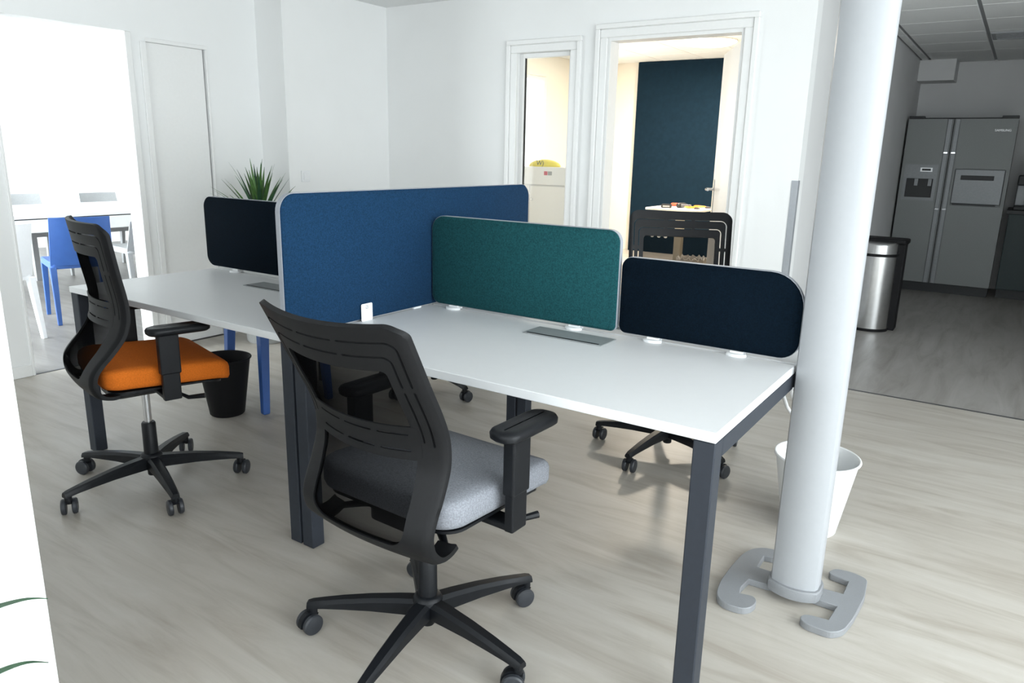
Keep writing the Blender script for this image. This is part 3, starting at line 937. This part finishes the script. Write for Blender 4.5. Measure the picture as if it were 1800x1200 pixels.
# ------------------------------------------------------------------ blue stool under the bench
st = thing('stool', 'blue four-legged stool tucked under the bench behind the black bin', 'stool', (-1.338, 0.993, 0), math.radians(-11))
for sx in (-1, 1):
    for sy in (-1, 1):
        m = MB()
        bx_, by_ = sx * 0.205, sy * 0.185
        tx, ty = sx * 0.185, sy * 0.165
        rings = [[(cx + dx * w, cy + dy * w, z) for dx, dy in ((-1, -1), (1, -1), (1, 1), (-1, 1))] for cx, cy, w, z in ((bx_, by_, 0.017, 0.0), (bx_, by_, 0.018, 0.01), (tx, ty, 0.024, 0.425))]
        m.loft(rings); m.build('leg', 'chair_blue', st, bevel=0.003, seg=1)
m = MB(); m.loft([[(x, y, z) for x, y in rrect(-0.215 + i, 0.215 - i, -0.195 + i, 0.195 - i, 0.04, 5)] for i, z in ((0.004, 0.425), (0.0, 0.43), (0.0, 0.45), (0.008, 0.457), (0.03, 0.455))]); m.build('seat', 'chair_blue', st, smooth=0.8)

# ------------------------------------------------------------------ spiky plant in the corner
rnd = random.Random(5)
pl = thing('potted_plant', 'spiky green plant in a grey pot behind the left navy screen', 'plant', (-2.41, 1.76, 0))
m = MB(); m.lathe([(0.08, 0.0), (0.125, 0.0), (0.135, 0.012), (0.155, 0.30), (0.145, 0.30), (0.13, 0.26), (0.08, 0.26)], 40); m.build('pot', 'pot_grey', pl, smooth=0.7)
m = MB(); m.lathe([(0.07, 0.262), (0.132, 0.262), (0.11, 0.275), (0.06, 0.278)], 24); m.build('soil', 'soil', pl, smooth=0.8)
m = MB(); m.tube([(0, 0, 0.27), (0.008, 0.004, 0.50), (0, 0, 0.72), (0.003, 0, 0.86)], [0.02, 0.018, 0.018, 0.016], 10); m.build('stem', 'stem_brown', pl, smooth=0.8)
def leaf(parent, root, az, el, L, w, droop, mat):
    m = MB()
    n = 9
    d = Vector((math.cos(az), math.sin(az), 0))
    side = Vector((-math.sin(az), math.cos(az), 0))
    rings = []
    p = Vector(root)
    a = el
    pts = []
    for k in range(n + 1):
        t = k / n
        pts.append((p.copy(), a))
        p = p + (L / n) * (d * math.cos(a) + Vector((0, 0, 1)) * math.sin(a))
        a -= droop / n * (0.4 + 1.2 * t)
    for k, (q, a) in enumerate(pts):
        t = k / n
        ww = w * (0.55 + 1.6 * t * (1 - t)) * (1 - t ** 3) + 0.0007
        nrm = -d * math.sin(a) + Vector((0, 0, 1)) * math.cos(a)
        c = 0.22 * ww
        th = 0.0009 * (1 - 0.7 * t)
        rings.append([q - side * ww + nrm * c, q - nrm * th, q + side * ww + nrm * c, q + nrm * (th + c * 0.25)])
    m.loft(rings)
    return m.build('leaf', mat, parent, smooth=1.2)
for k in range(62):
    az = k * 2.39996 + rnd.uniform(-0.2, 0.2)
    f = k / 61
    el = math.radians(86 - 72 * f ** 0.8 + rnd.uniform(-5, 5))
    L = 0.40 - 0.06 * abs(f - 0.5) + rnd.uniform(-0.05, 0.02)
    L = min(L, 0.33 / max(-math.cos(az) * math.cos(el - 0.2), 0.01), 0.30 / max(math.sin(az) * math.cos(el - 0.2), 0.01))
    leaf(pl, (0.012 * math.cos(az), 0.012 * math.sin(az), 0.88 - 0.12 * f), az, el, L, 0.0138, rnd.uniform(0.05, 0.30), 'leaf_green' if k % 3 else 'leaf_dark')

# plant beside the camera whose leaf tips reach in at the lower left
pn = thing('potted_plant', 'plant showing only thin green leaf tips at the lower left edge', 'plant', (0.50, -1.36, 0))
m = MB(); m.lathe([(0.06, 0.0), (0.10, 0.0), (0.11, 0.01), (0.13, 0.24), (0.12, 0.24), (0.105, 0.21), (0.06, 0.21)], 36); m.build('pot', 'pot_grey', pn, smooth=0.7)
m = MB(); m.lathe([(0.05, 0.212), (0.107, 0.212), (0.09, 0.222), (0.04, 0.224)], 20); m.build('soil', 'soil', pn, smooth=0.8)
m = MB(); m.tube([(0, 0, 0.22), (0.005, 0.004, 0.40), (0.0, 0.0, 0.58)], [0.015, 0.013, 0.012], 10); m.build('stem', 'stem_brown', pn, smooth=0.8)

def strap_leaf(parent, pts, w):
    pts = catmull([(x - 0.50, y + 1.36, z) for x, y, z in pts], 4)
    n = len(pts) - 1
    rings = []
    for k, q in enumerate(pts):
        q = Vector(q); t = k / n
        d = (Vector(pts[min(k + 1, n)]) - Vector(pts[max(k - 1, 0)])).normalized()
        side = d.cross(Vector((0, 0, 1))).normalized(); nrm = side.cross(d)
        ww = w * (0.5 + 2.0 * t * (1 - t)) * (1 - t ** 4) + 0.0006
        rings.append([q - side * ww + nrm * ww * 0.2, q - nrm * 0.0008, q + side * ww + nrm * ww * 0.2, q + nrm * (0.0008 + ww * 0.05)])
    m = MB(); m.loft(rings)
    return m.build('leaf', 'leaf_dark', parent, smooth=1.2)
strap_leaf(pn, [(0.502, -1.358, 0.50), (0.56, -1.29, 0.565), (0.605, -1.20, 0.597), (0.628, -1.153, 0.613), (0.647, -1.113, 0.620), (0.660, -1.08, 0.620), (0.670, -1.055, 0.612)], 0.009)
strap_leaf(pn, [(0.504, -1.358, 0.38), (0.57, -1.30, 0.44), (0.625, -1.22, 0.485), (0.645, -1.174, 0.508), (0.663, -1.133, 0.521), (0.675, -1.10, 0.522), (0.684, -1.073, 0.510)], 0.009)
for k in range(16):
    az = math.radians(150 + 190 * k / 15 + rnd.uniform(-6, 6))
    leaf(pn, (0, 0, 0.38 + 0.20 * (k % 4) / 3), az, math.radians(25 + 55 * ((k * 7) % 16) / 15), 0.26 + rnd.uniform(0, 0.08), 0.010, rnd.uniform(0.5, 1.2), 'leaf_dark')

# ------------------------------------------------------------------ conference room
ct = thing('conference_table', 'long white conference table seen through the left opening', 'table', (-5.55, 1.9, 0))
MB().box(-0.62, 0.62, -1.6, 1.6, 0.706, 0.735).build('tabletop', 'desk_white', ct, bevel=0.002, seg=1)
MB().box(-0.60, 0.60, -1.58, 1.58, 0.697, 0.706).build('shadow_joint', 'slot_black', ct)
MB().box(-0.615, 0.615, -1.59, 1.59, 0.59, 0.697).build('apron', 'desk_white', ct)
for sx in (-1, 1):
    for sy in (-1, 0, 1):
        MB().box(sx * 0.52 - 0.025, sx * 0.52 + 0.025, sy * 1.5 - 0.025, sy * 1.5 + 0.025, 0, 0.59).build('leg', 'chair_grey', ct)

def plastic_chair(name, label, loc, deg, mat, group, hb=0.80):
    """one-piece moulded chair, faces +y locally"""
    t = thing(name, label, 'chair', (*loc, 0), math.radians(deg), group)
    for sx in (-1, 1):
        m = MB(); m.loft([[(cx + dx * w, cy + dy * w, z) for dx, dy in ((-1, -1), (1, -1), (1, 1), (-1, 1))] for cx, cy, w, z in ((sx * 0.205, 0.215, 0.014, 0), (sx * 0.195, 0.19, 0.021, 0.43))])
        m.build('leg', mat, t, bevel=0.003, seg=1)
        m = MB(); m.loft([[(cx + dx * w, cy + dy * w * 1.2, z) for dx, dy in ((-1, -1), (1, -1), (1, 1), (-1, 1))] for cx, cy, w, z in ((sx * 0.205, -0.255, 0.014, 0), (sx * 0.198, -0.20, 0.022, 0.43))])
        m.build('leg', mat, t, bevel=0.003, seg=1)
    m = MB(); m.loft([[(x, y, z + 0.012 * (abs(x) / 0.2) ** 2) for x, y in rrect(-0.215 + i, 0.215 - i, -0.215 + i, 0.225 - i, 0.035, 5)] for i, z in ((0.0, 0.405), (0.0, 0.445), (0.008, 0.452), (0.05, 0.445))])
    m.build('seat', mat, t, smooth=0.8)
    # curved shell back with rounded lower corners
    nx, nz = 12, 10
    V, F = [], []
    for s in (0, 1):
        for j in range(nz + 1):
            v = j / nz
            z = 0.44 + (hb - 0.44) * v
            hw = 0.212 - 0.012 * v
            for i in range(nx + 1):
                u = -1 + 2 * i / nx
                y = -0.205 - 0.085 * v - 0.03 * (1 - u * u) + 0.02 * (1 - v) * 0 + (0.012 if s else 0.0)
                V.append((u * hw, y, z))
    N = (nx + 1) * (nz + 1)
    for s in (0, 1):
        for j in range(nz):
            for i in range(nx):
                a = s * N + j * (nx + 1) + i
                F.append((a, a + 1, a + nx + 2, a + nx + 1))
    for j in range(nz):
        for i in (0, nx):
            a = j * (nx + 1) + i
            F.append((a, a + nx + 1, a + nx + 1 + N, a + N))
    for i in range(nx):
        for j in (0, nz):
            a = j * (nx + 1) + i
            F.append((a, a + 1, a + 1 + N, a + N))
    m = MB().add(V, F)
    m.build('backrest', mat, t, smooth=0.8)
    return t
plastic_chair('plastic_chair', 'blue moulded chair at the conference table, seen through the opening', (-4.14, 1.36), 74, 'chair_blue', 'chairs in the conference room')
plastic_chair('plastic_chair', 'white moulded chair at the left edge of the conference opening', (-3.86, 0.60), 97, 'chair_white', 'chairs in the conference room')
plastic_chair('plastic_chair', 'grey chair across the table, left one showing above its far edge', (-6.36, 2.06), -90, 'chair_grey', 'chairs in the conference room', 0.81)
plastic_chair('plastic_chair', 'grey chair across the table, right one showing above its far edge', (-6.36, 2.86), -90, 'chair_grey', 'chairs in the conference room', 0.80)
plastic_chair('plastic_chair', 'dark grey chair at the table beside the opening jamb', (-4.55, 2.12), 84, 'chair_grey', 'chairs in the conference room', 0.70)

# ------------------------------------------------------------------ kitchen
FX0, FX1, FY = 0.795, 1.745, 7.36
fr = thing('fridge', 'silver double-door fridge with water dispenser at the kitchen wall', 'fridge', ((FX0 + FX1) / 2, FY, 0))
hw = (FX1 - FX0) / 2
MB().box(-hw + 0.005, hw - 0.005, 0.075, 0.70, 0.03, 1.77).build('cabinet', 'fridge_dark', fr, bevel=0.004)
MB().box(-hw + 0.01, hw - 0.01, 0.05, 0.68, 0.0, 0.09).build('plinth', 'fridge_dark', fr)
mid = -0.065
def door(x0, x1, px0, px1, pz0, pz1, nm):
    d = MB()
    d.box(x0, x1, 0.0, 0.07, 0.10, pz0); d.box(x0, x1, 0.0, 0.07, pz1, 1.755)
    d.box(x0, px0, 0.0, 0.07, pz0, pz1); d.box(px1, x1, 0.0, 0.07, pz0, pz1)
    d.box(px0, px1, 0.03, 0.07, pz0, pz1)
    return d.build(nm, 'fridge_silver', fr)
ld = door(-hw, mid - 0.004, -hw + 0.03, mid - 0.075, 0.945, 1.305, 'freezer_door')
rd = door(mid + 0.004, hw, mid + 0.075, hw - 0.03, 0.91, 1.275, 'fridge_door')
# handle strips along the parting line
for a, b, d in ((mid - 0.055, mid - 0.012, ld), (mid + 0.012, mid + 0.055, rd)):
    hs = MB().box(a, b, -0.016, 0.0, 0.10, 1.755).build('handle', 'fridge_grey', d, bevel=0.005)
    for z in (1.42, 0.86):
        MB().box(a + 0.004, b - 0.004, -0.019, -0.016, z, z + 0.012).build('handle_bracket', 'chrome', hs)
# dispenser
dp = MB()
x0, x1, z0, z1 = -hw + 0.03, mid - 0.075, 0.945, 1.305
dp.box(x0, x1, -0.008, 0.03, z0, z0 + 0.03); dp.box(x0, x1, -0.008, 0.03, 1.165, z1); dp.box(x0, x0 + 0.03, -0.008, 0.03, z0 + 0.03, 1.165); dp.box(x1 - 0.03, x1, -0.008, 0.03, z0 + 0.03, 1.165)
dpo = dp.build('dispenser', 'fridge_grey', ld)
MB().box(x0 + 0.03, x1 - 0.03, 0.022, 0.03, z0 + 0.03, 1.165).build('recess', 'fridge_dark', dpo)
MB().box(-0.30, -0.19, -0.011, -0.008, 1.235, 1.275).build('display', 'ink_silver', dpo)
MB().box(-0.285, -0.205, -0.013, -0.011, 1.245, 1.265).build('display_screen', 'fridge_dark', dpo)
for x in (-0.325, -0.20):
    MB().box(x - 0.018, x + 0.018, 0.0, 0.02, 1.09, 1.165).build('tap', 'fridge_grey', dpo, bevel=0.004)
# home-bar hatch
x0, x1, z0, z1 = mid + 0.075, hw - 0.03, 0.91, 1.275
hb = MB(); hb.box(x0 + 0.004, x1 - 0.004, -0.004, 0.03, z0 + 0.02, z1 - 0.005); hbo = hb.build('hatch', 'fridge_grey', rd, bevel=0.006)
MB().box(x0 + 0.06, x1 - 0.09, -0.010, -0.004, z1 - 0.11, z1 - 0.065).build('hatch_grip', 'fridge_dark', hbo, bevel=0.004)
MB().box(x0 + 0.02, x1 - 0.04, -0.006, 0.0, z0 + 0.006, z0 + 0.018).build('hatch_gap', 'fridge_dark', hbo)
for x in (-hw + 0.07, hw - 0.07):
    MB().box(x - 0.07, x + 0.07, 0.01, 0.10, 1.757, 1.785).build('hinge_cover', 'fridge_dark', fr, bevel=0.004)
tm = mobj('lettering', text_mesh('SAMSUNG', 0.030), 'ink_silver', rd)
tm.location = (hw - 0.115, -0.0012, 1.645); tm.rotation_euler = (PI / 2, 0, 0)

kc = thing('base_cabinet', 'dark green kitchen base cabinet right of the fridge', 'cabinet', (2.36, 7.72, 0))
MB().box(-0.56, 0.56, -0.28, 0.36, 0.09, 0.85).build('body', 'cabinet_green', kc)
MB().box(-0.55, 0.55, -0.24, 0.34, 0.0, 0.09).build('plinth', 'fridge_dark', kc)
for s in (-1, 1):
    d = MB().box(s * 0.28 - 0.275, s * 0.28 + 0.275, -0.30, -0.281, 0.10, 0.845).build('door', 'cabinet_green', kc, bevel=0.002, seg=1)
    MB().box(s * 0.28 - 0.08, s * 0.28 + 0.08, -0.32, -0.30, 0.76, 0.772).build('handle', 'fridge_grey', d)
wt = tag(MB().box(1.78, 2.94, 7.42, 8.09, 0.85, 0.885).build('worktop', 'fridge_dark', None, bevel=0.002, seg=1), 'dark kitchen worktop lying on the green cabinet', 'worktop')
cm = thing('coffee_machine', 'black coffee machine on the dark worktop at the right edge', 'coffee machine', (1.945, 7.68, 0.885))
MB().box(-0.12, 0.12, -0.14, 0.16, 0.0, 0.035).build('drip_base', 'fridge_dark', cm, bevel=0.006)
MB().box(-0.12, 0.12, 0.02, 0.16, 0.035, 0.30).build('body', 'fridge_grey', cm, bevel=0.01)
MB().box(-0.12, 0.12, -0.14, 0.16, 0.24, 0.34).build('brew_head', 'fridge_dark', cm, bevel=0.012)
m = MB(); m.lathe([(0.028, 0.0), (0.034, 0.004), (0.034, 0.01), (0.02, 0.014)], 20); m.xform(Matrix.Translation((-0.03, -0.14, 0.29)) @ Matrix.Rotation(PI / 2, 4, 'X')); m.build('dial', 'chrome', cm, smooth=0.6)
m = MB(); m.lathe([(0.028, 0.037), (0.034, 0.04), (0.038, 0.12), (0.034, 0.12), (0.03, 0.05)], 20, (0.0, -0.06)); m.build('cup', 'plastic_white', cm, smooth=0.7)
pb = thing('water_jug', 'dark blue jug standing on the coffee machine', 'jug', (1.93, 7.72, 1.225))
m = MB(); m.lathe([(0.04, 0.0), (0.065, 0.01), (0.07, 0.10), (0.05, 0.14), (0.045, 0.17), (0.038, 0.17)], 24); m.build('body', 'bottle_blue', pb, smooth=0.7)
m = MB(); m.tube([(0.055, 0, 0.14), (0.10, 0, 0.13), (0.105, 0, 0.06), (0.066, 0, 0.03)], 0.007, 8); m.build('handle', 'bottle_blue', pb, smooth=0.8)

vt = thing('ceiling_vent', 'dark slatted vent in the kitchen ceiling above the fridge', 'vent', (1.745, 6.25, 2.37))
m = MB(); m.box(-0.28, 0.28, -0.2, -0.17, -0.012, 0.0); m.box(-0.28, 0.28, 0.17, 0.2, -0.012, 0.0); m.box(-0.28, -0.25, -0.17, 0.17, -0.012, 0.0); m.box(0.25, 0.28, -0.17, 0.17, -0.012, 0.0)
m.build('frame', 'grid_grey', vt)
for k in range(6):
    m = MB(); m.box(-0.25, 0.25, -0.022, 0.022, -0.002, 0.002); m.xform(Matrix.Translation((0, -0.14 + 0.056 * k, -0.007)) @ Matrix.Rotation(0.22, 4, 'X')); m.build('slat', 'fridge_grey', vt)
# ------------------------------------------------------------------ back room
lampo = thing('ceiling_lamp', 'round glowing ceiling lamp seen through the doorway', 'lamp', (-1.24, 6.93, 2.575))
m = MB(); m.lathe([(0.10, -0.045), (0.24, -0.04), (0.285, -0.02), (0.29, 0.0)], 40); m.build('diffuser', 'lamp_warm', lampo, smooth=0.8)
m = MB(); m.lathe([(0.293, -0.012), (0.303, -0.012), (0.303, 0.0), (0.293, 0.0)], 40); m.build('ring', 'trim_white', lampo, smooth=0.6)
ld_ = bpy.data.lights.new('ceiling_lamp_light', 'AREA'); ld_.shape = 'DISK'; ld_.size = 0.5; ld_.energy = 105; ld_.color = (1.0, 0.87, 0.70)
lo = bpy.data.objects.new('ceiling_lamp_light', ld_); COL.objects.link(lo); lo.parent = lampo; lo.location = (0, 0, -0.06)

tb = thing('work_table', 'white table on a beige post seen through the doorway', 'table', (-1.44, 6.98, 0))
m = MB(); m.prism(rrect(-0.33, 0.35, -0.32, 0.32, 0.05, 6), 0.722, 0.745); m.build('tabletop', 'table_top', tb, bevel=0.003, seg=1)
m = MB(); m.prism(rrect(-0.045, 0.045, -0.045, 0.045, 0.012, 4), 0.03, 0.722); m.build('post', 'beige_post', tb)
m = MB(); m.lathe([(0.28, 0.0), (0.28, 0.012), (0.08, 0.035), (0.05, 0.035)], 32); m.build('foot_plate', 'tool_black', tb, smooth=0.6)
TZ = 0.745
def tool(name, label, cat, x, y, rz):
    return thing(name, label, cat, (x, y, TZ), math.radians(rz), 'tools on the work table')
t = tool('screwdriver', 'red-handled screwdriver lying on the work table', 'screwdriver', -1.56, 7.16, 8)
m = MB(); m.tube([(-0.075, 0, 0.022), (-0.06, 0, 0.022), (0.05, 0, 0.022), (0.06, 0, 0.016)], [0.014, 0.021, 0.021, 0.012], 10); m.build('handle', 'tool_red', t, smooth=0.8)
m = MB(); m.tube([(0.058, 0, 0.016), (0.19, 0, 0.006)], 0.005, 8); m.build('blade', 'chrome', t, smooth=0.8)
t = tool('tape_measure', 'black tape measure on the work table left of the pliers', 'tape measure', -1.55, 6.80, 15)
m = MB(); m.loft([[(x, y, z) for x, z in rrect(-0.06, 0.06, 0.0, 0.045, 0.014, 4)] for y in (-0.03, 0.03)]); m.build('case', 'tool_black', t)
MB().box(-0.04, 0.04, -0.032, -0.03, 0.012, 0.03).build('sticker', 'grid_grey', t)
t = tool('power_drill', 'dark hand tool lying on the middle of the table', 'drill', -1.44, 7.0, 80)
m = MB(); m.tube([(-0.10, 0, 0.03), (-0.08, 0, 0.03), (0.05, 0, 0.03), (0.09, 0, 0.03), (0.12, 0, 0.03)], [0.018, 0.03, 0.028, 0.018, 0.008], 12); m.build('motor_body', 'tool_black', t, smooth=0.8)
m = MB(); m.box(-0.07, -0.03, -0.15, -0.02, 0.01, 0.045); m.build('grip', 'plastic_grey', t, bevel=0.008)
for nm, x, y, rz, lab in (('pliers', -1.19, 7.13, 5, 'orange-handled pliers on the right side of the work table'), ('cutters', -1.22, 6.86, -20, 'orange-handled cutters at the front of the work table')):
    t = tool(nm, lab, nm, x, y, rz)
    for s in (-1, 1):
        m = MB(); m.tube([(0.0, s * 0.004, 0.017), (-0.05, s * 0.022, 0.017), (-0.10, s * 0.026, 0.017), (-0.14, s * 0.018, 0.017)], [0.007, 0.011, 0.012, 0.009], 8); m.build('handle', 'tool_orange', t, smooth=0.8)
    m = MB(); m.tube([(-0.01, 0, 0.012), (0.02, 0, 0.012), (0.07, 0, 0.010)], [0.014, 0.012, 0.005], 8); m.build('jaws', 'tool_black', t, smooth=0.8)

bb_ = bin_('waste_bin', 'grey lined waste bin in front of the work table in the back room', (-0.99, 6.25, 0), 0.11, 0.15, 0.25, 'bag_grey')
m = MB(); n = 40; rings = []
for z, r in ((0.17, 0.146), (0.24, 0.160), (0.265, 0.160), (0.27, 0.150), (0.24, 0.138)):
    rings.append([((r + 0.006 * math.sin(i * 1.7) + 0.004 * math.sin(i * 3.1)) * math.cos(2 * PI * i / n), (r + 0.006 * math.sin(i * 1.7)) * math.sin(2 * PI * i / n), z + (0.02 * math.sin(i * 2.3) if z > 0.255 else 0)) for i in range(n)])
m.loft(rings, False); m.build('liner', 'bag_grey', bb_, smooth=1.0)
sk = thing('wall_sockets', 'row of three white sockets low on the dark wall', 'socket', (-2.38, 8.38, 0.24))
for k in range(3):
    m = MB(); m.lathe([(0.018, 0.0), (0.026, 0.0), (0.026, 0.010), (0.018, 0.012)], 20); m.xform(Matrix.Translation((k * 0.10, 0, 0)) @ Matrix.Rotation(PI / 2, 4, 'X')); m.build('socket', 'plastic_white', sk, smooth=0.6)

# cabinet behind the glazed panel with a yellow cloth cap and a white box on it
cw = thing('storage_cabinet', 'white storage cabinet behind the narrow glazed panel', 'cabinet', (-1.56, 4.42, 0))
MB().box(-0.42, 0.36, -0.22, 0.22, 0.06, 1.06).build('body', 'trim_white', cw)
MB().box(-0.40, 0.34, -0.20, 0.20, 0.0, 0.06).build('plinth', 'grid_grey', cw)
for a, b in ((-0.415, -0.228), (-0.222, 0.355)):
    d = MB().box(a, b, -0.238, -0.221, 0.07, 1.05).build('door', 'trim_white', cw, bevel=0.002, seg=1)
    m = MB(); m.lathe([(0.006, 0.0), (0.011, 0.012), (0.008, 0.018)], 12); m.xform(Matrix.Translation((a + 0.03 if a < -0.3 else a + 0.03, -0.238, 0.93)) @ Matrix.Rotation(PI / 2, 4, 'X')); m.build('knob', 'chrome', d, smooth=0.7)
bx_ = thing('white_box', 'flat white box lying on the cabinet behind the glazed panel', 'box', (-1.60, 4.40, 1.06))
MB().box(-0.34, 0.30, -0.22, 0.18, 0.0, 0.155).build('body', 'plastic_white', bx_, bevel=0.006)
MB().box(-0.035, 0.0, -0.2215, -0.22, 0.085, 0.118).build('label_mark', 'ink_red', bx_)
MB().box(0.004, 0.045, -0.2215, -0.22, 0.085, 0.118).build('label_print', 'grid_grey', bx_)
yc = thing('yellow_cap', 'flat yellow cloth cap with dark letters on the white box', 'cap', (-1.73, 4.34, 1.215))
m = MB(); m.lathe([(0.152, 0.0), (0.156, 0.010), (0.135, 0.034), (0.09, 0.052), (0.03, 0.062)], 36, (0, 0), 1, 0.7); m.build('cloth', 'yellow_cloth', yc, smooth=0.9)
tm = mobj('lettering', text_mesh('W)', 0.058), 'ink_dark', yc)
tm.location = (0.022, -0.112, 0.030); tm.rotation_euler = (math.radians(80), 0, 0)
